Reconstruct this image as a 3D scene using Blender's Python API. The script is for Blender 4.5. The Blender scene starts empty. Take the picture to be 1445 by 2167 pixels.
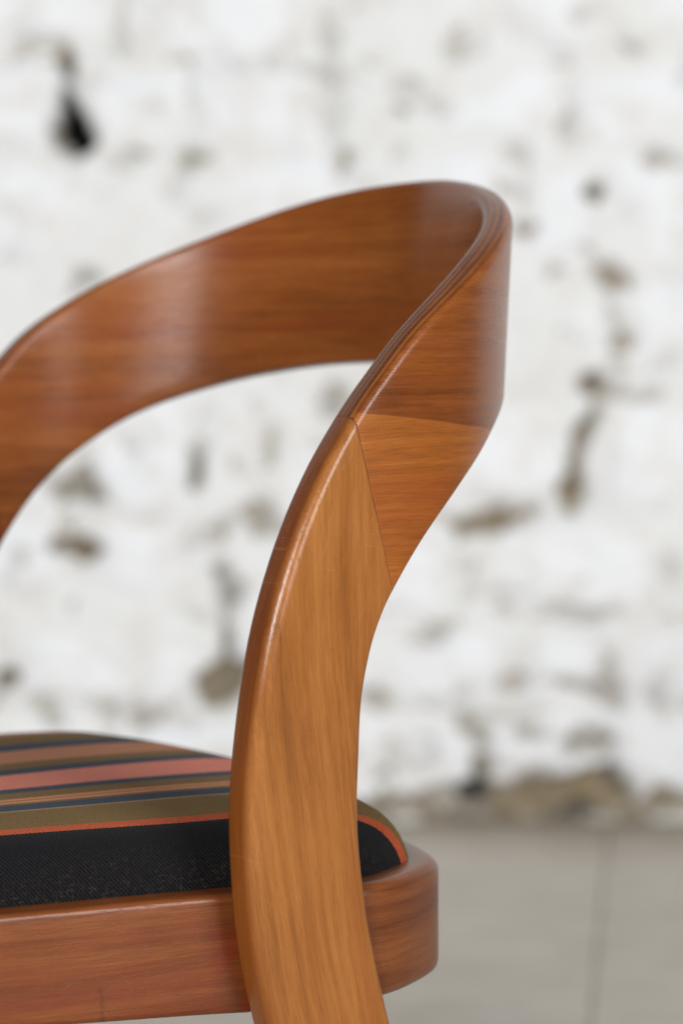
import bpy, bmesh, math, random
import numpy as np
from mathutils import Vector, Matrix, noise as mnoise

random.seed(7)
rng = np.random.default_rng(7)
SC = bpy.context.scene
COL = SC.collection

# ------------------------------------------------------------------ camera
HC = 0.7084                       # lens height above the floor
cam_d = bpy.data.cameras.new('camera')
cam = bpy.data.objects.new('camera', cam_d)
COL.objects.link(cam)
cam.location = (0, 0, HC)
cam.rotation_euler = (math.radians(90), 0, 0)
cam_d.sensor_fit = 'VERTICAL'
cam_d.sensor_height = 36
cam_d.lens = 84.73
cam_d.shift_y = -(1083.5 - 756) / 2167
cam_d.clip_start = 0.05
cam_d.clip_end = 60
cam_d.dof.use_dof = True
cam_d.dof.focus_distance = 1.215
cam_d.dof.aperture_fstop = 4.6
cam_d.dof.aperture_blades = 0
SC.camera = cam

# ------------------------------------------------------------------ light
world = bpy.data.worlds.new('World')
SC.world = world
world.use_nodes = True
wbg = world.node_tree.nodes['Background']
wbg.inputs[0].default_value = (0.86, 0.93, 1.0, 1)
wbg.inputs[1].default_value = 0.13


def window_light(name, loc, target, sx, sy, power, color):
    d = bpy.data.lights.new(name, 'AREA')
    d.shape = 'RECTANGLE'
    d.size, d.size_y = sx, sy
    d.energy = power
    d.color = color
    o = bpy.data.objects.new(name, d)
    COL.objects.link(o)
    o.location = loc
    o.rotation_euler = (Vector(target) - Vector(loc)).to_track_quat('-Z', 'Y').to_euler()
    return o


window_light('window_light_right', (3.7, -3.0, 2.6), (0.0, 3.0, 0.7), 2.6, 2.4, 320, (1.0, 0.99, 0.975))
window_light('window_light_left', (-2.0, -4.3, 2.8), (0.0, 3.0, 0.7), 1.7, 1.8, 350, (1.0, 0.995, 0.985))

vs = SC.view_settings
vs.view_transform = 'Standard'
vs.look = 'None'
vs.exposure = 0.0
vs.gamma = 1.0
vs.use_curve_mapping = False


# ------------------------------------------------------------------ helpers
def tag(o, label=None, cat=None, group=None, kind=None):
    if label: o['label'] = label
    if cat: o['category'] = cat
    if group: o['group'] = group
    if kind: o['kind'] = kind
    return o


def mesh_obj(name, verts, faces, mat, parent=None, smooth=True, attrs=None):
    me = bpy.data.meshes.new(name)
    me.from_pydata([tuple(map(float, v)) for v in verts], [], [tuple(f) for f in faces])
    me.update()
    if smooth:
        me.polygons.foreach_set('use_smooth', [True] * len(me.polygons))
    for k, (typ, data) in (attrs or {}).items():
        at = me.attributes.new(k, typ, 'POINT')
        key = 'vector' if typ == 'FLOAT_VECTOR' else 'value'
        at.data.foreach_set(key, np.asarray(data, dtype=np.float32).ravel())
    o = bpy.data.objects.new(name, me)
    COL.objects.link(o)
    if mat: me.materials.append(mat)
    if parent: o.parent = parent
    return o


def natural_spline(x, y):
    x = np.asarray(x, float); y = np.asarray(y, float); n = len(x)
    h = np.diff(x)
    A = np.zeros((n, n)); r = np.zeros(n)
    A[0, 0] = A[-1, -1] = 1
    for i in range(1, n - 1):
        A[i, i - 1] = h[i - 1]; A[i, i] = 2 * (h[i - 1] + h[i]); A[i, i + 1] = h[i]
        r[i] = 3 * ((y[i + 1] - y[i]) / h[i] - (y[i] - y[i - 1]) / h[i - 1])
    m = np.linalg.solve(A, r)

    def ev(t):
        t = np.asarray(t, float)
        i = np.clip(np.searchsorted(x, t) - 1, 0, n - 2)
        d = t - x[i]
        bb = (y[i + 1] - y[i]) / h[i] - h[i] * (2 * m[i] + m[i + 1]) / 3
        return y[i] + bb * d + m[i] * d ** 2 + (m[i + 1] - m[i]) / (3 * h[i]) * d ** 3
    return ev


class NT:
    """small helper to wire shader nodes"""
    def __init__(self, name):
        self.m = bpy.data.materials.new(name)
        self.m.use_nodes = True
        self.t = self.m.node_tree
        self.b = self.t.nodes['Principled BSDF']

    def n(self, typ, **kw):
        nd = self.t.nodes.new(typ)
        for k, v in kw.items(): setattr(nd, k, v)
        return nd

    def l(self, a, b): self.t.links.new(a, b)

    def val(self, sock, v):
        if isinstance(v, (int, float)): sock.default_value = v
        elif isinstance(v, tuple): sock.default_value = v
        else: self.l(v, sock)

    def math(self, op, a, b=None, c=None, clamp=False):
        nd = self.n('ShaderNodeMath', operation=op)
        nd.use_clamp = clamp
        self.val(nd.inputs[0], a)
        if b is not None: self.val(nd.inputs[1], b)
        if c is not None: self.val(nd.inputs[2], c)
        return nd.outputs[0]

    def vmul(self, a, v):
        nd = self.n('ShaderNodeVectorMath', operation='MULTIPLY')
        self.l(a, nd.inputs[0]); nd.inputs[1].default_value = v
        return nd.outputs[0]

    def noise(self, vec, scale=1.0, detail=3.0, rough=0.55, dist=0.0, out='Fac'):
        nd = self.n('ShaderNodeTexNoise')
        self.l(vec, nd.inputs['Vector'])
        nd.inputs['Scale'].default_value = scale
        nd.inputs['Detail'].default_value = detail
        nd.inputs['Roughness'].default_value = rough
        nd.inputs['Distortion'].default_value = dist
        return nd.outputs[out]

    def ramp(self, fac, stops, interp='LINEAR'):
        nd = self.n('ShaderNodeValToRGB')
        cr = nd.color_ramp
        cr.interpolation = interp
        while len(cr.elements) < len(stops): cr.elements.new(0.5)
        for e, (p, c) in zip(cr.elements, stops):
            e.position = p
            e.color = c if len(c) == 4 else (*c, 1)
        self.l(fac, nd.inputs[0])
        return nd.outputs[0]

    def mix(self, fac, a, b, blend='MIX'):
        nd = self.n('ShaderNodeMix', data_type='RGBA', blend_type=blend)
        self.val(nd.inputs[0], fac)
        for s, v in ((nd.inputs[6], a), (nd.inputs[7], b)):
            if isinstance(v, tuple): s.default_value = v if len(v) == 4 else (*v, 1)
            else: self.l(v, s)
        return nd.outputs[2]

    def rng(self, v, a, b, c=0.0, d=1.0):
        nd = self.n('ShaderNodeMapRange')
        nd.clamp = True
        self.l(v, nd.inputs[0])
        for i, q in enumerate((a, b, c, d)): nd.inputs[i + 1].default_value = q
        return nd.outputs[0]

    def attr(self, name, out='Vector'):
        nd = self.n('ShaderNodeAttribute', attribute_name=name)
        return nd.outputs[out]

    def sep(self, v):
        nd = self.n('ShaderNodeSeparateXYZ')
        self.l(v, nd.inputs[0])
        return nd.outputs

    def bump(self, h, strength, dist):
        nd = self.n('ShaderNodeBump')
        nd.inputs['Strength'].default_value = strength
        nd.inputs['Distance'].default_value = dist
        self.l(h, nd.inputs['Height'])
        self.l(nd.outputs[0], self.b.inputs['Normal'])


def wood(name, dark, mid, light, red, rough=0.33, streak=1.0, seed=0.0, lam=0.0, veneer=False, stain_at=None, edge=None):
    """oiled hardwood: attribute grain = (metres along, metres across, metres into the wood)"""
    w = NT(name)
    g0 = w.attr('grain')
    add = w.n('ShaderNodeVectorMath', operation='ADD')
    w.l(g0, add.inputs[0]); add.inputs[1].default_value = (seed, seed * 1.7, seed * .6)
    g = add.outputs[0]
    warp = w.noise(w.vmul(g, (5, 14, 14)), 1, 2, .5)
    wv = w.n('ShaderNodeVectorMath', operation='MULTIPLY_ADD')
    cx = w.n('ShaderNodeCombineXYZ'); w.l(warp, cx.inputs[1])
    w.l(cx.outputs[0], wv.inputs[0]); wv.inputs[1].default_value = (0, .012, 0); w.l(g, wv.inputs[2])
    gw = wv.outputs[0]
    broad = w.noise(w.vmul(gw, (2.6, 62, 62)), 1, 3, .6)
    mids = w.noise(w.vmul(gw, (9, 260, 260)), 1, 3, .6)
    fine = w.noise(w.vmul(gw, (55, 1500, 1500)), 1, 2, .6)
    blot = w.noise(w.vmul(g, (9, 16, 16)), 1, 3, .55)
    f = w.math('ADD', w.math('MULTIPLY', w.math('SUBTRACT', broad, .5), 1.25 * streak),
               w.math('MULTIPLY', w.math('SUBTRACT', mids, .5), 1.0 * streak))
    f = w.math('ADD', f, w.math('MULTIPLY', w.math('SUBTRACT', fine, .5), .60))
    f = w.math('ADD', f, w.math('MULTIPLY', w.math('SUBTRACT', blot, .5), .55))
    f = w.math('ADD', f, .5, clamp=True)
    col = w.ramp(f, [(0.05, dark), (0.5, mid), (0.95, light)])
    pore = w.rng(w.noise(w.vmul(gw, (150, 2300, 2300)), 1, 1, .5), .66, .74, 0, .45)
    col = w.mix(pore, col, dark)
    redm = w.rng(w.noise(w.vmul(g, (4, 40, 40)), 1, 3, .6), .52, .75, 0, .55)
    col = w.mix(redm, col, red)
    s = w.sep(g0)
    if veneer:
        face = w.rng(s[2], .001, .004, 1, 0)
        line = w.math('ADD', s[1], w.math('MULTIPLY', s[0], .10))
        wob = w.noise(w.vmul(g0, (30, 30, 30)), 1, 2, .5)
        line = w.math('ADD', line, w.math('MULTIPLY', w.math('SUBTRACT', wob, .5), .0012))
        up = w.rng(line, .6818, .6826)
        k = w.math('MULTIPLY', face, w.math('SUBTRACT', 1.0, up))
        col = w.mix(w.math('MULTIPLY', k, .80), col, w.mix(1.0, col, (1.45, 1.60, 1.60), 'MULTIPLY'))
        dk = w.math('MULTIPLY', face, w.math('MULTIPLY', up, w.rng(line, .683, .703, .75, 0)))
        col = w.mix(dk, col, w.mix(1.0, col, (.66, .60, .62), 'MULTIPLY'))
    if lam:
        ld = w.noise(w.vmul(g0, (9, 0, 190)), 1, 3, .55)
        ph = w.math('ADD', w.math('MULTIPLY', s[2], 2 * math.pi / .0040), w.math('MULTIPLY', ld, 9.0))
        sn_ = w.math('SINE', ph)
        inside = w.math('MULTIPLY', w.rng(s[2], .0014, .0026), w.rng(s[2], .0140, .0160, 1, 0))
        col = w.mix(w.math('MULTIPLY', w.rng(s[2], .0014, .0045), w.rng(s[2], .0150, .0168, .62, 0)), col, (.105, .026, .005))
        brk = w.rng(w.noise(w.vmul(g0, (22, 0, 500)), 1, 2, .6), .30, .52, .35, 1)
        k = w.math('MULTIPLY', w.math('MULTIPLY', w.rng(sn_, .15, .75, 0, lam), inside), brk)
        col = w.mix(k, col, (.028, .009, .004))
        k2 = w.math('MULTIPLY', w.rng(sn_, -.45, -.95, 0, lam * .6), inside)
        col = w.mix(k2, col, (.40, .150, .035))
    if edge is not None:          # cut edge darker than the face: stain, plus some shade mixed into the colour
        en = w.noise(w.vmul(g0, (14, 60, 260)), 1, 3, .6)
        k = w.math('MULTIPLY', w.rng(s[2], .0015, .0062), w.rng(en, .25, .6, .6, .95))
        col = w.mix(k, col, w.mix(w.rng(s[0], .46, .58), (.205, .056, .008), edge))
    if stain_at is not None:
        # spilled red dye near the end of the rail, and pale scuffs
        sn = w.noise(w.vmul(g0, (60, 45, 45)), 1, 3, .6)
        k = w.math('MULTIPLY', w.rng(s[0], stain_at - .026, stain_at - .010), w.rng(sn, .42, .66, .0, .55))
        col = w.mix(k, col, (.24, .016, .010))
        for ms, mz, hs, hz_ in ((-.0795, .3915, .0013, .0060), (-.0790, .3845, .0012, .0022), (-.0805, .3985, .0016, .0016)):
            ds = w.math('DIVIDE', w.math('ADD', s[0], w.math('SUBTRACT', w.math('MULTIPLY', sn, .003), ms + .0015)), hs)
            dz = w.math('DIVIDE', w.math('SUBTRACT', s[1], mz), hz_)
            rr = w.math('ADD', w.math('MULTIPLY', ds, ds), w.math('MULTIPLY', dz, dz))
            col = w.mix(w.rng(rr, .0, 1.6, .38, 0), col, (.045, .016, .008))
    # the glue line at a joint
    if veneer or edge is not None:
        gl = w.math('MULTIPLY', w.rng(w.attr('endd', 'Fac'), .0002, .0007, .50, 0), w.rng(w.noise(w.vmul(g0, (90, 90, 90)), 1, 2, .5), .35, .6, .25, 1))
        col = w.mix(gl, col, (.05, .014, .008))
    # hairline scuffs, two directions
    sc_out = None
    for ang, sd in ((.9, 3.1), (-.5, 8.7), (1.35, 5.5)):
        rot = w.n('ShaderNodeVectorRotate'); rot.rotation_type = 'Z_AXIS'
        w.l(g0, rot.inputs['Vector']); rot.inputs['Angle'].default_value = ang
        sh = w.n('ShaderNodeVectorMath', operation='ADD'); w.l(rot.outputs[0], sh.inputs[0]); sh.inputs[1].default_value = (sd, sd, 0)
        a = w.rng(w.noise(w.vmul(sh.outputs[0], (45, 1700, 5)), 1, 1, .5), .725, .77)
        sc_out = a if sc_out is None else w.math('MAXIMUM', sc_out, a)
    patch = w.rng(w.noise(w.vmul(g0, (14, 14, 14)), 1, 2, .5), .48, .68)
    k = w.math('MULTIPLY', w.math('MULTIPLY', sc_out, patch), .26)
    col = w.mix(k, col, (.55, .30, .16))
    w.l(col, w.b.inputs['Base Color'])
    r = w.math('ADD', rough, w.math('MULTIPLY', w.math('SUBTRACT', blot, .5), .12))
    r = w.math('ADD', r, w.math('MULTIPLY', w.math('SUBTRACT', mids, .5), .12))
    w.l(r, w.b.inputs['Roughness'])
    w.b.inputs['Specular IOR Level'].default_value = .34
    hgt = w.math('ADD', w.math('MULTIPLY', fine, .6), w.math('MULTIPLY', mids, .6))
    hgt = w.math('ADD', hgt, w.math('MULTIPLY', sc_out, -.15))
    hgt = w.math('ADD', hgt, w.math('MULTIPLY', pore, -1.0))
    w.bump(hgt, .34, .0004)
    return w.m


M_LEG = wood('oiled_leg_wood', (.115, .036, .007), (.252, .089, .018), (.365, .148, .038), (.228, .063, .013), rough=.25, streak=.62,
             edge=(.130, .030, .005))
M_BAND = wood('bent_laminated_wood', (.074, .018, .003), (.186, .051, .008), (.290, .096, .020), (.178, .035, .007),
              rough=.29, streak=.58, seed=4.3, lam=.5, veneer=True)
M_RAIL = wood('rail_wood', (.050, .012, .003), (.138, .036, .008), (.230, .073, .019), (.140, .024, .007), rough=.33, streak=.80, seed=9.1, stain_at=0.0)
M_RING = wood('back_frame_wood', (.055, .014, .004), (.140, .039, .009), (.23, .078, .022), (.130, .027, .008), rough=.32, streak=.80, seed=13.7)

# ------------------------------------------------------------------ wall and floor
WALL_Y = 3.672
PXM = 5100 / WALL_Y                # photograph pixels per metre on the wall, used to note down where its scars are


def wx(px): return (px - 722.5) / PXM
def wz(py): return HC - (py - 756) / PXM


# scars in the whitewash: x, z, half-width, half-height, lean, bareness, depth, tint(0 grey..1 ochre)
_scar_px = [
    (134, 192, 13, 42, .10, 1.0, .10, .2), (143, 250, 22, 40, .22, 1.0, .11, .1), (160, 290, 24, 26, .3, 1.0, .11, .1), (120, 275, 24, 34, 0, .75, .03, .9),
    (138, 128, 30, 26, 0, .75, .02, 1.0), (75, 112, 40, 16, .1, .5, .012, .8), (185, 150, 36, 18, 0, .35, .008, .7),
    (262, 85, 24, 46, .2, .42, .01, .6), (330, 15, 30, 24, 0, .35, .008, .5), (60, 235, 40, 18, 0, .3, .008, .7),
    (255, 345, 26, 26, 0, .42, .01, .5), (398, 338, 30, 26, .2, .62, .015, .5), (360, 400, 16, 46, 0, .35, .008, .5),
    (440, 455, 40, 26, 0, .35, .008, .4), (335, 235, 24, 34, 0, .25, .006, .5), (690, 95, 22, 46, 0, .35, .008, .2),
    (700, 165, 46, 26, 0, .48, .01, .6), (690, 240, 26, 40, .1, .38, .01, .4), (714, 320, 18, 22, 0, .78, .016, .6),
    (850, 175, 30, 24, 0, .5, .01, .4), (838, 232, 22, 20, 0, .58, .012, .5), (905, 222, 26, 22, 0, .45, .01, .1),
    (970, 85, 36, 24, .2, .5, .01, .8), (610, 315, 16, 20, 0, .38, .008, .4), (790, 10, 50, 12, 0, .3, .006, .7),
    (1215, 290, 18, 20, 0, .35, .008, .6), (1205, 190, 20, 50, 0, .28, .006, .3), (1300, 60, 30, 40, .4, .3, .006, .2),
    (1390, 345, 32, 24, -.4, .6, .012, .7), (1440, 150, 14, 30, 0, .45, .01, .2), (1254, 418, 22, 18, 0, .95, .03, .3),
    (1065, 395, 30, 14, 0, .5, .012, .5), (1118, 488, 34, 20, 0, .85, .02, .8), (1335, 460, 20, 26, 0, .32, .008, .3),
    (1300, 590, 30, 30, 0, .72, .016, .9), (1295, 650, 16, 46, 0, .4, .01, .3), (1310, 712, 36, 22, 0, .66, .014, .9),
    (1390, 585, 30, 18, 0, .35, .008, .4), (1255, 805, 22, 22, 0, .95, .03, .1), (1300, 832, 60, 18, .1, .62, .012, .6),
    (1375, 838, 36, 22, 0, .55, .012, .4), (1238, 930, 18, 70, -.25, .8, .03, .6), (1222, 1030, 24, 44, -.1, .9, .03, .8),
    (1400, 778, 24, 18, 0, .55, .012, .1), (1215, 720, 30, 14, 0, .35, .008, .6), (1040, 1098, 80, 20, -.06, .85, .02, .6),
    (1130, 1085, 36, 14, 0, .45, .012, .5), (985, 1110, 24, 20, 0, .6, .014, .5), (1060, 1255, 70, 16, 0, .4, .008, .4),
    (1230, 1310, 90, 18, .15, .5, .01, .5), (1180, 1290, 40, 18, 0, .4, .008, .7), (960, 1195, 18, 40, 0, .38, .008, .4),
    (1420, 1230, 26, 50, 0, .4, .01, .3), (900, 1340, 60, 18, -.1, .5, .012, .5), (1065, 1300, 30, 20, 0, .4, .01, .3),
    (700, 850, 40, 22, 0, .62, .016, .3), (560, 950, 20, 36, 0, .62, .014, .8), (505, 985, 14, 20, 0, .4, .01, .6),
    (424, 1000, 18, 40, 0, .9, .025, .2), (270, 930, 30, 20, .2, .4, .01, .4), (180, 1035, 40, 30, .3, .75, .02, .4),
    (120, 1020, 24, 24, .3, .45, .012, .6), (150, 1158, 50, 22, .15, .95, .03, .5), (540, 1095, 44, 28, 0, .66, .014, .6),
    (420, 1140, 30, 20, 0, .45, .01, .3), (175, 590, 42, 20, 0, .6, .014, .3), (150, 615, 16, 24, 0, .5, .01, .4),
    (15, 430, 20, 26, 0, .4, .01, .5), (10, 540, 18, 34, 0, .35, .008, .4), (20, 1200, 20, 30, 0, .4, .01, .5),
    (480, 1260, 20, 70, .0, .66, .02, .2), (486, 1370, 18, 70, .0, .8, .025, .2), (470, 1450, 46, 40, -.3, .9, .03, .6),
    (5, 1440, 26, 34, 0, .95, .03, .5), (75, 1495, 26, 22, 0, .5, .012, .6), (220, 1525, 24, 22, 0, .5, .012, .6),
    (310, 1520, 30, 26, 0, .6, .014, .5), (390, 1540, 40, 20, 0, .4, .01, .4), (590, 1500, 40, 30, 0, .5, .01, .5),
    (800, 1485, 40, 20, 0, .62, .014, .7), (918, 1495, 18, 18, 0, .5, .012, .7), (1085, 1450, 44, 26, 0, .58, .012, .9),
    (1195, 1455, 36, 24, 0, .58, .012, .9), (1285, 1480, 30, 40, .4, .6, .014, .5), (1010, 1545, 36, 20, 0, .66, .016, .5),
    (1110, 1550, 40, 18, 0, .66, .016, .6), (1240, 1575, 50, 28, .2, .66, .016, .6), (1395, 1480, 30, 40, 0, .45, .01, .5),
    (880, 1590, 60, 40, 0, .35, .008, .5), (1030, 1620, 24, 34, 0, .8, .025, .4), (1005, 1690, 40, 26, 0, 1.0, .06, .2),
    (880, 1690, 50, 18, 0, .75, .016, .6), (1100, 1690, 80, 30, 0, .8, .02, .7), (1230, 1680, 90, 36, -.1, .9, .03, .9),
    (1290, 1655, 30, 28, 0, .9, .03, .4), (1205, 1735, 40, 18, 0, 1.0, .05, .4), (1390, 1720, 80, 22, 0, .7, .016, .7),
    (820, 1725, 90, 22, 0, .62, .012, .6), (960, 1728, 90, 18, 0, .75, .014, .6), (1100, 1730, 120, 16, 0, .75, .014, .6),
    (1320, 1735, 120, 16, 0, .72, .014, .7), (600, 1725, 120, 22, 0, .65, .012, .6), (300, 1725, 200, 22, 0, .65, .012, .6),
]
scars = [(wx(a), wz(b), c * 1.2 / PXM, d * 1.2 / PXM, e, f, g, h) for a, b, c, d, e, f, g, h in _scar_px]
for _ in range(330):               # the wall goes on beyond the picture
    x = rng.uniform(-3.2, 3.2); z = rng.uniform(0.02, 2.7)
    if -.55 < x < .55 and z < 1.29: continue
    low = z < .12
    scars.append((x, z, rng.uniform(.012, .05), rng.uniform(.012, .04), rng.uniform(-.3, .3),
                  rng.uniform(.7, 1) if low else rng.uniform(.25, .85), rng.uniform(.006, .025), rng.uniform(.1, .95)))
# courses (top edges as noted on the wall) and upright joints of the part of the wall in view
_courses = [(-190, 118, [-130, 262, 690, 985, 1290, 1600]), (118, 330, [-260, 140, 400, 702, 1210, 1560]),
            (330, 585, [-150, 395, 714, 1092, 1254, 1600]), (585, 820, [-220, 170, 560, 900, 1300, 1650]),
            (820, 1100, [-180, 180, 424, 700, 1240, 1620]), (1100, 1310, [-220, 150, 545, 985, 1420, 1700]),
            (1310, 1505, [-180, 10, 480, 800, 1085, 1285, 1640]), (1505, 1660, [-200, 220, 590, 1010, 1240, 1600]),
            (1660, 1738, [-190, 60, 330, 640, 880, 1110, 1290, 1610])]
jr = np.random.default_rng(21)
for q in range(740, 1520, 34):     # bare stone and earth along the foot of the wall
    scars.append((wx(q + jr.uniform(-12, 12)), wz(1712 + jr.uniform(-16, 14)), jr.uniform(26, 46) / PXM, jr.uniform(18, 30) / PXM, jr.uniform(-.3, .3),
                  jr.uniform(.62, .95), jr.uniform(.006, .02), jr.uniform(.5, 1)))
for ya, yb, xs_ in _courses:       # crumbled mortar along the joints
    for q in xs_[1:-1]:
        for y in np.arange(ya, yb, 30):
            if jr.random() < .34:
                scars.append((wx(q + jr.uniform(-14, 14)), wz(y), jr.uniform(12, 22) / PXM, jr.uniform(16, 34) / PXM, jr.uniform(-.3, .3),
                              jr.uniform(.28, .6), jr.uniform(.004, .014), jr.uniform(.3, 1)))
    for x in np.arange(-60, 1520, 40):
        if jr.random() < (.16 if yb < 1200 else .38):
            scars.append((wx(x), wz(yb + jr.uniform(-14, 14)), jr.uniform(20, 46) / PXM, jr.uniform(10, 20) / PXM, jr.uniform(-.3, .3),
                          jr.uniform(.28, .62), jr.uniform(.004, .014), jr.uniform(.3, 1)))
for _ in range(240):               # small flakes and thin paint everywhere
    x = rng.uniform(-1.2, 1.2); z = rng.uniform(.05, 1.6)
    scars.append((x, z, rng.uniform(.006, .024), rng.uniform(.006, .022), rng.uniform(-.5, .5), rng.uniform(.22, .46), rng.uniform(.002, .008), rng.uniform(.2, .95)))
SCA = np.array(scars)


def lattice(seed):
    r = np.random.default_rng(seed)
    return r.random((128, 128))


LATS = [lattice(k) for k in range(6)]


def vnoise(x, z, scale, k=0):
    g = LATS[k]
    u = np.asarray(x) * scale + 40.3; v = np.asarray(z) * scale + 17.9
    i = np.floor(u).astype(int); j = np.floor(v).astype(int)
    fu = u - i; fv = v - j
    fu = fu * fu * (3 - 2 * fu); fv = fv * fv * (3 - 2 * fv)
    q = lambda a, b: g[a % 128, b % 128]
    return (q(i, j) * (1 - fu) + q(i + 1, j) * fu) * (1 - fv) + (q(i, j + 1) * (1 - fu) + q(i + 1, j + 1) * fu) * fv


def scar_field(x, z):
    """bareness, depth and tint of the scars at wall points"""
    x = np.asarray(x, float); z = np.asarray(z, float)
    xw = x + (vnoise(x, z, 26, 1) - .5) * .030 + (vnoise(x, z, 70, 2) - .5) * .014
    zw = z + (vnoise(x, z, 26, 3) - .5) * .030 + (vnoise(x, z, 70, 4) - .5) * .014
    bare = np.zeros_like(x); dep = np.zeros_like(x); tint = np.full_like(x, .5); tw = np.full_like(x, .02)
    for sx, sz, hw, hh, lean, f, g, h in SCA:
        m = (abs(x - sx) < hw * 2.5 + .05 + abs(lean) * hh * 2) & (abs(z - sz) < hh * 2.5 + .05)
        if not m.any(): continue
        dz = zw[m] - sz; dx = xw[m] - sx + lean * dz
        r2 = (dx / hw) ** 2 + (dz / hh) ** 2
        k = np.clip(1.45 - r2, 0, 1) ; k = k * k * (3 - 2 * k)
        bare[m] = np.maximum(bare[m], k * f)
        dep[m] = np.maximum(dep[m], k * g)
        tint[m] += k * h; tw[m] += k
        tint[m] = tint[m]
    t = np.where(tw > .03, (tint - .5 + .01) / np.maximum(tw, 1e-6), .5)
    t = np.clip(t, 0, 1)
    return bare, dep, np.where(dep > .03, t - 2 * np.clip((dep - .035) / .035, 0, 1), t)    # below zero: deep hollow, its shade painted in as black


def wall_material(name, base):
    w = NT(name)
    geo = w.n('ShaderNodeNewGeometry').outputs['Position']
    bare = w.attr('bare', 'Fac'); tint = w.attr('tint', 'Fac')
    n1 = w.noise(geo, 9, 4, .6); n2 = w.noise(geo, 55, 4, .6); n3 = w.noise(geo, 3.1, 3, .5)
    white = w.ramp(n3, [(.3, (base[0] * .985, base[1] * .985, base[2] * .975)), (.7, base)])
    thin = w.math('MULTIPLY', w.rng(n1, .60, .78), .20)
    white = w.mix(thin, white, (.55, .535, .50))
    n4 = w.noise(geo, 17, 3, .6)
    white = w.mix(w.rng(n4, .50, .72, 0, .48), white, (.57, .535, .475))
    earth = w.mix(tint, (.17, .165, .15), (.27, .205, .12))
    earth = w.mix(w.rng(n2, .4, .7, 0, .6), earth, (.10, .085, .06))
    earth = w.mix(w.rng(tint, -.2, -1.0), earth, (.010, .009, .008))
    k = w.math('ADD', bare, w.math('MULTIPLY', w.math('SUBTRACT', n2, .5), .6))
    k = w.rng(k, .22, .80)
    col = w.mix(k, white, earth)
    w.l(col, w.b.inputs['Base Color'])
    w.b.inputs['Roughness'].default_value = .9
    w.b.inputs['Specular IOR Level'].default_value = .2
    w.bump(w.math('ADD', n2, n1), .35, .01)
    return w.m


M_WALL = wall_material('whitewashed_rubble', (.72, .728, .735))
M_STONE = wall_material('whitewashed_stone', (.765, .78, .81))


def wall_base():
    x0, x1, z0, z1 = -3.2, 3.2, -.02, 2.8
    xs = np.concatenate([np.arange(x0, -.75, .03), np.arange(-.75, .75, .0085), np.arange(.75, x1 + .01, .03)])
    zs = np.concatenate([np.arange(z0, 1.68, .0085), np.arange(1.68, z1 + .01, .03)])
    X, Z = np.meshgrid(xs, zs)
    bare, dep, tint = scar_field(X, Z)
    y = WALL_Y + .004 + (vnoise(X, Z, 8, 5) - .5) * .010 + (vnoise(X, Z, 30, 0) - .5) * .005 + dep * 1.25
    nx, nz = len(xs), len(zs)
    verts = np.stack([X, y, Z], -1).reshape(-1, 3)
    idx = np.arange(nx * nz).reshape(nz, nx)
    faces = np.stack([idx[:-1, :-1], idx[:-1, 1:], idx[1:, 1:], idx[1:, :-1]], -1).reshape(-1, 4)
    n = len(verts)
    # give the wall a back, so that it is a solid thing
    back = [(x0, WALL_Y + .35, z0), (x1, WALL_Y + .35, z0), (x1, WALL_Y + .35, z1), (x0, WALL_Y + .35, z1)]
    vv = list(map(tuple, verts)) + back
    ff = list(map(tuple, faces)) + [(n + 1, n, n + 3, n + 2)]
    ff.append(tuple(idx[-1, :]) + (n + 2, n + 3))
    ff.append(tuple(idx[::-1, 0]) + (n, n + 3)[::1])
    ff.append(tuple(idx[:, -1]) + (n + 2, n + 1))
    at = {'bare': ('FLOAT', list(bare.ravel()) + [0] * 4), 'tint': ('FLOAT', list(tint.ravel()) + [.5] * 4)}
    o = mesh_obj('stone_wall', vv, ff, M_WALL, None, True, at)
    return tag(o, 'old whitewashed rubble stone wall with scarred, flaking patches behind the chair', 'wall')


WALL = wall_base()


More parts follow.
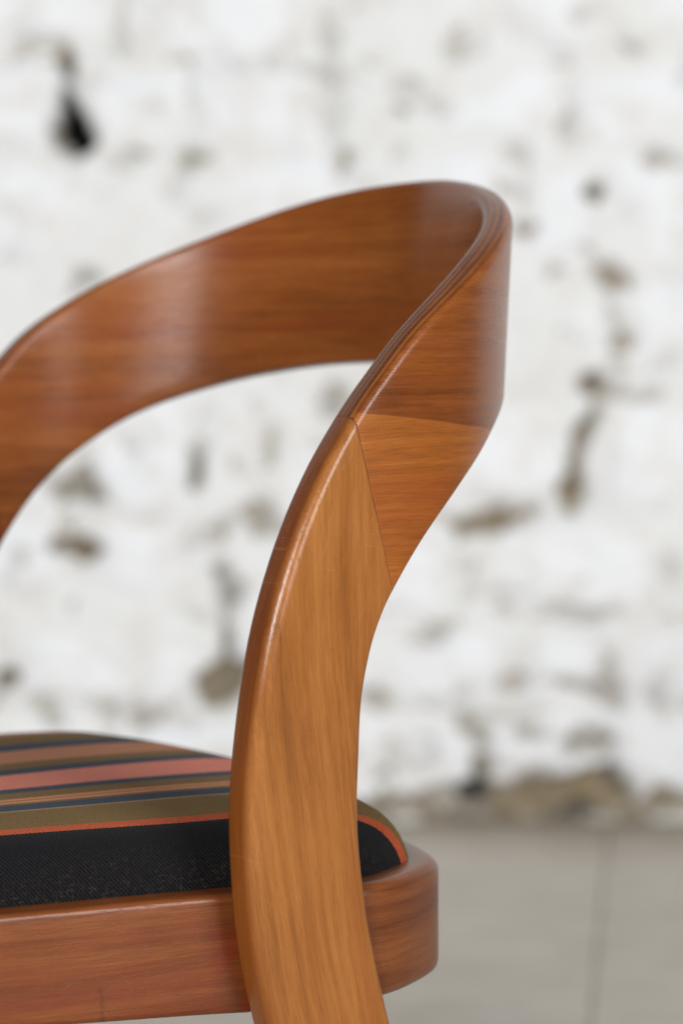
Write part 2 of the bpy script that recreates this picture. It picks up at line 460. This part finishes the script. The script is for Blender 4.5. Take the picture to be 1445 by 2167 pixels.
def stone(x0, x1, z0, z1):
    """one rounded whitewashed stone standing a little proud of the mortar"""
    near = -.9 < (x0 + x1) / 2 < .9 and z0 < 1.8
    nu = max(8, int((x1 - x0) / (.012 if near else .05))); nv = max(6, int((z1 - z0) / (.012 if near else .05)))
    u = np.linspace(-1, 1, nu + 1); v = np.linspace(-1, 1, nv + 1)
    U, V = np.meshgrid(u, v)
    jit = rng.uniform(-.022, .022, (4, 2))
    wgt = [(1 - U) * (1 - V) / 4, (1 + U) * (1 - V) / 4, (1 + U) * (1 + V) / 4, (1 - U) * (1 + V) / 4]
    # squircle map so that the corners are rounded off
    Us = U * np.sqrt(np.clip(1 - .16 * V ** 2 * U ** 2, 0, 1)); Vs = V * np.sqrt(np.clip(1 - .16 * U ** 2 * V ** 2, 0, 1))
    X = (x0 + x1) / 2 + Us * (x1 - x0) / 2 + sum(w * j[0] for w, j in zip(wgt, jit))
    Z = (z0 + z1) / 2 + Vs * (z1 - z0) / 2 + sum(w * j[1] for w, j in zip(wgt, jit))
    X = X + (vnoise(X, Z, 11, 2) - .5) * .030; Z = Z + (vnoise(X, Z, 11, 4) - .5) * .034
    Z = np.maximum(Z, .006)
    bare, dep, tint = scar_field(X, Z)
    prof = np.clip((1 - np.abs(U) ** 5) * (1 - np.abs(V) ** 5), 0, 1)
    proud = rng.uniform(.000, .008)
    tilt = rng.uniform(-.006, .006, 2)
    Y = WALL_Y + .012 - prof * (proud + .010) - tilt[0] * U * prof - tilt[1] * V * prof
    Y = Y - (vnoise(X, Z, 9, 0) - .5) * .022 * prof - (vnoise(X, Z, 30, 1) - .5) * .009 * prof + dep * 1.4
    verts = np.stack([X, Y, Z], -1).reshape(-1, 3)
    idx = np.arange(len(verts)).reshape(nv + 1, nu + 1)
    faces = np.stack([idx[:-1, :-1], idx[:-1, 1:], idx[1:, 1:], idx[1:, :-1]], -1).reshape(-1, 4)
    mesh_obj('stone', verts, faces, M_STONE, WALL, True,
             {'bare': ('FLOAT', bare.ravel()), 'tint': ('FLOAT', tint.ravel())})


G = 11
for ya, yb, xs in _courses:
    left, right = xs[0], xs[-1]
    row = [wx(q) for q in xs]
    while row[0] > -2.9: row.insert(0, row[0] - rng.uniform(.22, .5))
    while row[-1] < 2.9: row.append(row[-1] + rng.uniform(.22, .5))
    for a, b in zip(row[:-1], row[1:]):
        stone(a + G / PXM, b - G / PXM, wz(yb) + G / PXM, wz(ya) - G / PXM)
ztop = wz(-190)
while ztop < 2.7:
    h = min(rng.uniform(.17, .28), 2.79 - ztop)
    if h < .08: break
    x = -3.1 + rng.uniform(0, .2)
    while x < 2.8:
        wd = rng.uniform(.22, .5)
        stone(x + .01, min(x + wd, 3.15) - .01, ztop + .01, ztop + h - .01)
        x += wd
    ztop += h


def floor_material():
    w = NT('worn_concrete')
    geo = w.n('ShaderNodeNewGeometry').outputs['Position']
    oi = w.n('ShaderNodeObjectInfo').outputs['Random']
    n1 = w.noise(geo, 2.2, 4, .6); n2 = w.noise(geo, 11, 4, .6); n3 = w.noise(geo, 160, 3, .6)
    col = w.ramp(w.math('ADD', w.math('MULTIPLY', n1, .6), w.math('MULTIPLY', n2, .4)),
                 [(.28, (.39, .345, .29)), (.5, (.53, .483, .415)), (.72, (.64, .59, .52))])
    col = w.mix(w.rng(n3, .5, .75, 0, .3), col, (.29, .26, .22))
    col = w.mix(w.math('MULTIPLY', oi, .16), col, (.36, .32, .27))
    yy = w.sep(geo)[1]               # swept-up dirt along the foot of the wall
    dk = w.rng(w.math('ADD', yy, w.math('MULTIPLY', w.math('SUBTRACT', n2, .5), .5)), WALL_Y - .30, WALL_Y + .02, 0, .75)
    col = w.mix(dk, col, (.24, .19, .13))
    st = w.rng(w.noise(geo, 4.3, 4, .65), .55, .72, 0, .35)
    col = w.mix(st, col, (.38, .33, .27))
    w.l(col, w.b.inputs['Base Color'])
    w.b.inputs['Roughness'].default_value = .62
    w.bump(n2, .15, .004)
    return w.m


M_FLOOR = floor_material()
w = NT('joint_dirt'); w.b.inputs['Base Color'].default_value = (.24, .21, .17, 1); w.b.inputs['Roughness'].default_value = .95
M_JOINT = w.m
floor = mesh_obj('floor', [(-4, -3.4, -.006), (4, -3.4, -.006), (4, WALL_Y + .2, -.006), (-4, WALL_Y + .2, -.006)], [(0, 1, 2, 3)], M_JOINT, None, False)
tag(floor, kind='structure')


def slab_mesh(lx, ly):
    e = .003
    v = [(-lx / 2, -ly / 2, -.005), (lx / 2, -ly / 2, -.005), (lx / 2, ly / 2, -.005), (-lx / 2, ly / 2, -.005),
         (-lx / 2, -ly / 2, -e), (lx / 2, -ly / 2, -e), (lx / 2, ly / 2, -e), (-lx / 2, ly / 2, -e),
         (-lx / 2 + e, -ly / 2 + e, 0), (lx / 2 - e, -ly / 2 + e, 0), (lx / 2 - e, ly / 2 - e, 0), (-lx / 2 + e, ly / 2 - e, 0)]
    f = [(8, 9, 10, 11)]
    for k in range(4):
        f += [(k, (k + 1) % 4, 4 + (k + 1) % 4, 4 + k), (4 + k, 4 + (k + 1) % 4, 8 + (k + 1) % 4, 8 + k)]
    me = bpy.data.meshes.new('slab')
    me.from_pydata(v, [], f); me.materials.append(M_FLOOR)
    return me


SL = slab_mesh(1.1988, 1.9988)
ang = math.atan2(.1345, 1.038)       # the slabs run slightly askew to the wall
ca, sa = math.cos(ang), math.sin(ang)
jx, jy = .397, 3.598                # a point on the joint in view
for i in range(-3, 3):
    for j in range(-3, 2):
        cx_ = .6 + 1.2 * i; cy_ = 2.0 * j + 1.0 - (.95 if i % 2 else .35)
        px_ = jx + cx_ * ca + cy_ * sa; py_ = jy - cx_ * sa + cy_ * ca
        if py_ + 1.15 > WALL_Y + .30 or abs(px_) > 3.4 or py_ < -2.2:
            if not (abs(px_) < 3.4 and -2.2 < py_ < 5.2): continue
        o = bpy.data.objects.new('slab', SL); COL.objects.link(o)
        o.location = (px_, py_, 0); o.rotation_euler = (0, 0, -ang); o.parent = floor

# ------------------------------------------------------------------ the chair
TH = math.radians(35.88)
A_, FL_, FS_, B1 = .2173, .1047, -.164, .0221
D0, X0 = 1.19, -.0226
root = bpy.data.objects.new('chair', None)
COL.objects.link(root)
root.location = (X0 - math.sin(TH) * A_, D0 + math.cos(TH) * A_, 0)
root.rotation_euler = (0, 0, TH)
tag(root, 'wooden chair with curved bentwood back and striped wool seat before the whitewashed wall', 'chair')

# plan of the outer face of the bow, by arc length: local x runs to the chair's back, local y to its far side
_t = np.linspace(0, math.pi / 2, 5000)
_kr = [.2173, .2267, .2266, .2196, .2133, .2160]
_kp = np.radians([0, 18, 36, 54, 72, 90])
_R = natural_spline(np.concatenate([-_kp[:0:-1], _kp, math.pi - _kp[-2::-1]]), _kr[:0:-1] + _kr + _kr[-2::-1])(_t)
_b = B1 + _R * np.sin(_t)
_l = -_R * np.cos(_t)
_s = np.concatenate([[0], np.cumsum(np.hypot(np.diff(_b), np.diff(_l)))])
S_ = _s[-1]


def bow(q, z):
    q = np.asarray(q, float); z = np.asarray(z, float)
    m = q > S_
    q2 = np.where(m, 2 * S_ - q, q)
    b = np.interp(q2, _s, _b) + np.where(q2 < 0, q2, 0)
    l = np.interp(q2, _s, _l); t = np.interp(q2, _s, _t)
    b = b + FL_ * (z - .65) * np.sin(t)
    l = l - FS_ * FL_ * (z - .65) * np.cos(t)
    k = np.clip((z - .46) / .14, 0, 1); k = k * k * (3 - 2 * k)      # the leg itself is cut from a flat plank
    b = b * k + (B1 + q2) * (1 - k); l = l * k - A_ * (1 - k)
    return np.stack([b, np.where(m, -l, l), z], -1)


def bow_n(q, z):
    """inward normal"""
    e = 1e-3
    du = bow(q + e, z) - bow(q - e, z); dv = bow(q, z + e) - bow(q, z - e)
    n = np.cross(du, dv); n /= np.linalg.norm(n, axis=-1, keepdims=True)
    return -n


# front/top edge and rear/bottom edge of the bow (arc length, height), from the floor to the middle of the back
rows = [(.066, .001, .094, .001, .020), (.041, .12, .085, .12, .021), (.005, .25, .065, .25, .022),
        (-.0312, .365, .0385, .365, .022), (-.0398, .395, .0302, .395, .022), (-.0458, .425, .0234, .424, .022),
        (-.0488, .455, .0187, .455, .022), (-.0498, .490, .0168, .484, .022), (-.0472, .522, .0176, .508, .022),
        (-.0427, .552, .0190, .535, .022), (-.0350, .583, .0234, .557, .022), (-.0227, .616, .0273, .5690, .0215),
        (-.0050, .650, .0322, .5798, .021), (.0140, .6785, .0378, .589, .0205),
        (.0328, .7016, .0560, .6124, .020), (.0508, .7204, .0750, .6306, .0195), (.0688, .7345, .0930, .6446, .019),
        (.0908, .7482, .1130, .6575, .0185), (.1168, .7620, .1340, .6695, .018), (.1448, .7742, .1570, .6790, .0175),
        (.1740, .7852, .1810, .6865, .017), (.2040, .7953, .2080, .6932, .017), (.2360, .8042, .2380, .6984, .017),
        (.2680, .8108, .2690, .7022, .017), (.3080, .8158, .3080, .7043, .017), (S_, .8172, S_, .7047, .017)]
SEAM = 13
R = np.array(rows)
_par = np.concatenate([[0], np.cumsum(np.hypot(np.diff((R[:, 0] + R[:, 2]) / 2), np.diff((R[:, 1] + R[:, 3]) / 2)))])
# mirror past the middle for a flat crown
Rm = R[:-1][::-1].copy(); Rm[:, 0] = 2 * S_ - Rm[:, 0]; Rm[:, 2] = 2 * S_ - Rm[:, 2]
Rf = np.vstack([R, Rm]); pf = np.concatenate([_par, 2 * _par[-1] - _par[:-1][::-1]])
SPL = [natural_spline(pf, Rf[:, k]) for k in range(5)]


def section(w, t, rT, rB, nfaces=10):
    """closed rounded outline in (across from rear/bottom edge, depth): outer face first"""
    pts = []
    def arc(cx, cy, r, a0, a1, k=6):
        for i in range(k + 1):
            a = math.radians(a0 + (a1 - a0) * i / k)
            pts.append((cx + r * math.cos(a), cy + r * math.sin(a)))
    for i in range(1, nfaces): pts.append((rB + (w - rB - rT) * i / nfaces, 0.0))
    arc(w - rT, rT, rT, -90, 0)
    arc(w - rT * .8, t - rT * .8, rT * .8, 0, 90)
    for i in range(1, nfaces): pts.append((w - rT * .8 - (w - rB - rT * .8) * i / nfaces, t))
    arc(rB, t - rB, rB, 90, 180, 3)
    arc(rB, rB, rB, 180, 270, 3)
    return pts


def bow_piece(name, p0, p1, n, mat, mode, mirror=False, cap_bevel=True):
    ps = np.linspace(p0, p1, n)
    shr = np.zeros(n)
    if cap_bevel:
        ps = np.concatenate([[p0 + 5e-5, p0 + .0004, p0 + .0010], ps[1:-1], [p1 - .0010, p1 - .0004, p1 - 5e-5]])
        shr = np.zeros(len(ps)); shr[0] = shr[-1] = .0002
    V = []; Gr = []; En = []
    for p, sh in zip(ps, shr):
        Ts, Tz, Bs, Bz, t = [float(k(p)) for k in SPL]
        w = float(np.linalg.norm(bow(Ts, Tz) - bow(Bs, Bz)))
        legness = np.clip((_par[SEAM] - min(p, 2 * _par[-1] - p)) / .12, 0, 1)
        rT = .0062 + .0012 * legness; rB = .0022 + .0010 * legness
        sec = np.array(section(w, t, rT, rB))
        sec[:, 0] = np.clip(sec[:, 0], sh, w - sh); sec[:, 1] = np.clip(sec[:, 1], sh, t - sh)
        k = sec[:, 0] / w
        q = Bs + (Ts - Bs) * k; z = Bz + (Tz - Bz) * k
        P = bow(q, z) + bow_n(q, z) * sec[:, 1:2]
        V.append(P)
        if mode == 'leg': gr = np.stack([z + 0 * q, q - .5 * np.maximum(.62 - z, 0) ** 2, sec[:, 1]], -1)
        else: gr = np.stack([q, z, sec[:, 1]], -1)
        Gr.append(gr); En += [min(p - p0 if mode == 'band' else 1, p1 - p)] * len(P)
    m = len(V[0]); V = np.array(V); Gr = np.array(Gr); nn = len(V)
    if mirror: V = V * np.array([1, -1, 1])
    faces = []
    for i in range(nn - 1):
        for j in range(m):
            f = (i * m + j, i * m + (j + 1) % m, (i + 1) * m + (j + 1) % m, (i + 1) * m + j)
            faces.append(f if mirror else f[::-1])
    c0 = tuple(range(m)); c1 = tuple(range((nn - 1) * m, nn * m))
    faces += [c0[::-1] if mirror else c0, c1 if mirror else c1[::-1]]
    return mesh_obj(name, V.reshape(-1, 3), faces, mat, root, True, {'grain': ('FLOAT_VECTOR', Gr.reshape(-1, 3)), 'endd': ('FLOAT', En)})


ps_ = _par[SEAM]; pe_ = 2 * _par[-1] - ps_
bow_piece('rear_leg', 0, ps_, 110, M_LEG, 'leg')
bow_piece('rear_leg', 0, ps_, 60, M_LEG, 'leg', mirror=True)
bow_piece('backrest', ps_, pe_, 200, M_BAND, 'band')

# ---- seat frame: plan of the outer face, (local x, distance in from the near side)
ring_pts = [(.026, .0140), (.040, .0100), (.058, .0085), (.078, .0132), (.096, .0214), (.1105, .0300), (.1205, .0395),
            (.1283, .0553), (.1347, .0750), (.1402, .0980), (.1455, .130), (.1490, .170), (.1505, .2173)]
rail_pts = [(-.0055, .0275), (-.0174, .0312), (-.075, .0446), (-.1328, .0580), (-.185, .0730), (-.222, .0920)]


def resample(pts, n):
    pts = np.array(pts, float)
    s = np.concatenate([[0], np.cumsum(np.linalg.norm(np.diff(pts, axis=0), axis=1))])
    ev = [natural_spline(s, pts[:, k]) for k in range(pts.shape[1])]
    ss = np.linspace(0, s[-1], n)
    return np.stack([e(ss) for e in ev], -1), ss


def sweep_bar(name, path, ztop, zbot, thick, r, mat, side=1, caps=.004, seed=0.0, end_at_zero=True, mirror=False):
    """rounded rectangular bar along a plan path; thickness goes to the inside of the seat"""
    P = np.array(path); n = len(P)
    T = np.gradient(P, axis=0); T /= np.linalg.norm(T, axis=1, keepdims=True)
    Nn = np.stack([-T[:, 1], T[:, 0]], -1) * side
    s = np.concatenate([[0], np.cumsum(np.linalg.norm(np.diff(P, axis=0), axis=1))])
    V = []; Gr = []
    for i in range(n):
        e = min(s[i], s[-1] - s[i])
        sh = caps * (1 - math.sqrt(max(0, 1 - (1 - min(e / caps, 1)) ** 2))) if caps else 0
        zt = ztop[i] - sh; zb = zbot[i] + sh * .6
        h = zt - zb; t = thick
        sec = []
        def arc(cx, cy, r, a0, a1, k=5):
            for j in range(k + 1):
                a = math.radians(a0 + (a1 - a0) * j / k)
                sec.append((cx + r * math.cos(a), cy + r * math.sin(a)))
        # (height, depth)
        for j in range(1, 8): sec.append((r + (h - 2 * r) * j / 8, 0))
        arc(h - r, r, r, -90, 0); arc(h - r * .8, t - r * .8, r * .8, 0, 90); arc(r * .6, t - r * .6, r * .6, 90, 180, 3); arc(r, r, r, 180, 270, 4)
        for hh, dd in sec:
            d2 = min(max(dd, sh), t - sh)
            V.append((P[i, 0] + Nn[i, 0] * d2, P[i, 1] + Nn[i, 1] * d2, zb + hh))
            Gr.append((-s[i] if end_at_zero else s[i], zb + hh, d2))
    m = len(V) // n
    V = np.array(V)
    if mirror: V = V * np.array([1, -1, 1])
    F = []
    flip = (side < 0) ^ mirror
    for i in range(n - 1):
        for j in range(m):
            f = (i * m + j, i * m + (j + 1) % m, (i + 1) * m + (j + 1) % m, (i + 1) * m + j)
            F.append(f if flip else f[::-1])
    c0 = tuple(range(m)); c1 = tuple(range((n - 1) * m, n * m))
    F += [c0[::-1] if flip else c0, c1 if flip else c1[::-1]]
    return mesh_obj(name, V, F, mat, root, True, {'grain': ('FLOAT_VECTOR', Gr)})


ZS = .440
loc = lambda pts: [(b, lp - A_) for b, lp in pts]
full_ring = loc(ring_pts) + [(b, -(lp - A_)) for b, lp in ring_pts[:-1][::-1]]
rp, rs = resample(full_ring, 150)
sweep_bar('seat_frame', rp, [ZS] * 150, [ZS - .0595] * 150, .021, .0060, M_RING, side=1, caps=0, end_at_zero=False)
lp_, ls_ = resample(loc(rail_pts), 70)
# finer steps at the rounded end
kk = np.concatenate([np.linspace(0, .006, 9)[:-1], np.linspace(.006, ls_[-1], 60)])
lp_ = np.stack([np.interp(kk, ls_, lp_[:, 0]), np.interp(kk, ls_, lp_[:, 1])], -1)
zb_ = ZS - .0610 + .0065 * np.clip(kk / .16, 0, 1)
for mir in (False, True):
    sweep_bar('side_rail', lp_, [ZS] * len(kk), zb_, .022, .0036, M_RAIL, side=-1, caps=.0036, mirror=mir)
fr = [(-.2275, .0975), (-.250, .128), (-.262, .170), (-.265, .2173)]
fr_full = loc(fr) + [(b, -(q - A_)) for b, q in fr[:-1][::-1]]
fp, fs = resample(fr_full, 60)
sweep_bar('front_rail', fp, [ZS] * 60, [ZS - .052] * 60, .022, .005, M_RAIL, side=-1, caps=.004)


def front_leg(sgn):
    # round tapered leg under the front corner
    V = []; Gr = []; n = 14; k = 20
    for i in range(n + 1):
        f = i / n; z = .001 + (.386 - .001) * f
        r = .0115 + .0065 * math.sin(min(1, f * 1.15) * math.pi / 2)
        cx = -.262 + .040 * f; cy = sgn * (.130 - .030 * f)
        for j in range(k):
            a = 2 * math.pi * j / k
            V.append((cx + r * math.cos(a), cy + r * math.sin(a), z)); Gr.append((z, r * math.cos(a), r * math.sin(a)))
    F = [(i * k + j, i * k + (j + 1) % k, (i + 1) * k + (j + 1) % k, (i + 1) * k + j) for i in range(n) for j in range(k)]
    F += [tuple(range(k))[::-1], tuple(range(n * k, (n + 1) * k))]
    mesh_obj('front_leg', V, F, M_LEG, root, True, {'grain': ('FLOAT_VECTOR', Gr)})


front_leg(-1); front_leg(1)

# ---- cushion
half = loc(fr[::-1] + rail_pts[:0:-1] + [(.004, .0245)] + ring_pts[1:])
outl = half + [(b, -l) for b, l in half[1:-1][::-1]]
op, _ = resample(outl + [outl[0]], 400)
op = op[:-1]
# inward offset of the outline
tg = np.roll(op, -1, 0) - np.roll(op, 1, 0); tg /= np.linalg.norm(tg, axis=1, keepdims=True)
CUSH_IN = .0146
ip = op + np.stack([-tg[:, 1], tg[:, 0]], -1) * CUSH_IN
CC = np.array([-.050, 0.0])
pa = np.arctan2(ip[:, 1] - CC[1], ip[:, 0] - CC[0]); pr = np.hypot(ip[:, 0] - CC[0], ip[:, 1] - CC[1])
o_ = np.argsort(pa); pa = pa[o_]; pr = pr[o_]
pa3 = np.concatenate([pa - 2 * math.pi, pa, pa + 2 * math.pi]); pr3 = np.tile(pr, 3)


def crn(b, l):
    db = np.asarray(b) - CC[0]; dl = np.asarray(l) - CC[1]
    return np.hypot(db, dl) / np.interp(np.arctan2(dl, db), pa3, pr3)


def cush_z(b, l, rmax=1.0):
    r = np.clip(crn(b, l), 0, rmax)
    return ZS - .012 + .0435 * np.clip(1 - r ** 13, 0, 1) ** .5 + .005 * (1 - r ** 2.2)


OM = math.atan(.18)                # the cloth was cut with its stripes along the near rail


def cloth_m(b, l, rmax=.945, skew=1.6):
    """metres of cloth across the stripes, measured over the dome from the middle stripe"""
    b = np.asarray(b, float); l = np.asarray(l, float)
    db, dl = math.sin(OM), math.cos(OM)
    p = l * dl + b * db
    m = np.zeros_like(l)
    fb, fl = b - p * db, l - p * dl
    pz = cush_z(fb, fl, rmax); pk = 0.0
    for k in np.linspace(0, 1, 90)[1:]:
        nz = cush_z(fb + p * db * k, fl + p * dl * k, rmax)
        m += np.hypot(p * (k - pk), nz - pz); pz, pk = nz, k
    m = m * np.sign(p)
    return m - b * (np.clip(m, -.2, 0) + .10) * skew      # the cloth was pulled a little out of square


def build_cushion():
    na = 260
    rr = np.concatenate([np.linspace(0.04, .7, 22), .7 + .3 * (1 - (1 - np.linspace(0, 1, 46)[1:]) ** 2)])
    an = np.linspace(-math.pi, math.pi, na, endpoint=False)
    Rr, An = np.meshgrid(rr, an, indexing='ij')
    rad = np.interp(An, pa3, pr3) * Rr
    b = CC[0] + rad * np.cos(An); l = CC[1] + rad * np.sin(An)
    z = cush_z(b, l)
    b = np.concatenate([[CC[0]], b.ravel()]); l = np.concatenate([[0.], l.ravel()]); z = np.concatenate([[cush_z(CC[0], 0.)], z.ravel()])
    m = cloth_m(b, l)
    faces = [(0, 1 + j, 1 + (j + 1) % na) for j in range(na)]
    nr = len(rr)
    for i in range(nr - 1):
        for j in range(na):
            faces.append((1 + i * na + j, 1 + (i + 1) * na + j, 1 + (i + 1) * na + (j + 1) % na, 1 + i * na + (j + 1) % na))
    faces.append(tuple(1 + (nr - 1) * na + j for j in range(na))[::-1])
    cloth = np.stack([m, b, z], -1)
    weave = np.stack([cloth_m(b, l, 1.0, 0.0), b * math.cos(OM) - l * math.sin(OM), 0 * b], -1)
    return mesh_obj('seat_cushion', np.stack([b, l, z], -1), faces, fabric(), root, True, {'cloth': ('FLOAT_VECTOR', cloth), 'weave': ('FLOAT_VECTOR', weave)})


# stripes: cloth position from the near side inward (m), colour
NAVY = (.026, .036, .058); BLACK = (.006, .006, .0075); OLIVE = (.125, .075, .022); ORANGE = (.31, .060, .022)
PINK = (.47, .155, .112); PEACH = (.42, .175, .09); BROWN = (.32, .14, .075); TAN = (.24, .16, .09)
STRIPES = [(-.30, BLACK), (-.1500, ORANGE), (-.1440, OLIVE), (-.1082, TAN), (-.1068, NAVY), (-.0932, OLIVE), (-.0880, PEACH), (-.0830, OLIVE),
           (-.0812, PEACH), (-.0755, OLIVE), (-.0590, NAVY), (-.0475, PINK), (-.0065, NAVY), (.0095, OLIVE), (.0300, BROWN), (.0690, NAVY),
           (.0930, OLIVE), (.128, BROWN), (.145, NAVY), (.152, PINK), (.17, BLACK)]


def fabric():
    w = NT('striped_wool')
    c = w.attr('cloth')
    s = w.sep(c)
    edge = w.noise(w.vmul(c, (0, 900, 0)), 1, 1, .5)
    mm = w.math('ADD', s[0], w.math('MULTIPLY', w.math('SUBTRACT', edge, .5), .0009))
    f = w.math('DIVIDE', w.math('ADD', mm, .30), .60)
    stops = []
    for p, col in STRIPES: stops.append(((p + .30) / .60, col))
    col = w.ramp(f, stops, 'CONSTANT')
    # twill: diagonal ribs and single threads
    wv = w.attr('weave'); q = w.sep(wv)
    diag = w.math('ADD', w.math('MULTIPLY', q[0], 2 * math.pi / .0026), w.math('MULTIPLY', q[1], 2 * math.pi / .0021))
    rib = w.math('ADD', w.math('MULTIPLY', w.math('SINE', diag), .5), .5)
    thr = w.math('ADD', w.math('MULTIPLY', w.math('SINE', w.math('MULTIPLY', q[1], 2 * math.pi / .0014)), .5), .5)
    vary = w.noise(w.vmul(wv, (300, 800, 0)), 1, 3, .6)
    lum = w.math('ADD', w.math('MULTIPLY', rib, .62), w.math('ADD', w.math('MULTIPLY', thr, .12), w.math('MULTIPLY', vary, .75)))
    col = w.mix(1.0, col, w.ramp(lum, [(.3, (.25, .25, .25)), (.95, (1.65, 1.6, 1.52))]), 'MULTIPLY')
    # pale weft showing between the dark warp threads of the border
    weft = w.rng(w.noise(w.vmul(wv, (850, 170, 0)), 1, 2, .6), .54, .70)
    warp_ = w.rng(w.noise(w.vmul(wv, (170, 850, 0)), 1, 2, .6), .54, .70)
    knot = w.rng(w.noise(w.vmul(wv, (900, 900, 0)), 1, 1, .5), .40, .62, .25, 1)
    dots = w.math('MULTIPLY', knot, w.math('MAXIMUM', weft, w.math('MULTIPLY', warp_, .8)))
    wear = w.rng(w.noise(w.vmul(wv, (26, 18, 0)), 1, 3, .6), .30, .65, .25, 1)
    low = w.rng(q[0], -.184, -.156, 1, .15)
    dark = w.rng(s[0], -.1508, -.1500, 1, 0)
    col = w.mix(w.math('MULTIPLY', w.math('MULTIPLY', w.math('MULTIPLY', wear, low), dark), w.math('MULTIPLY', dots, .42)), col, (.10, .072, .040))
    w.l(col, w.b.inputs['Base Color'])
    w.b.inputs['Roughness'].default_value = .92
    w.b.inputs['Specular IOR Level'].default_value = .08
    w.b.inputs['Sheen Weight'].default_value = .03
    w.b.inputs['Sheen Roughness'].default_value = .5
    w.bump(w.math('ADD', w.math('MULTIPLY', rib, .8), vary), .6, .0007)
    return w.m


build_cushion()
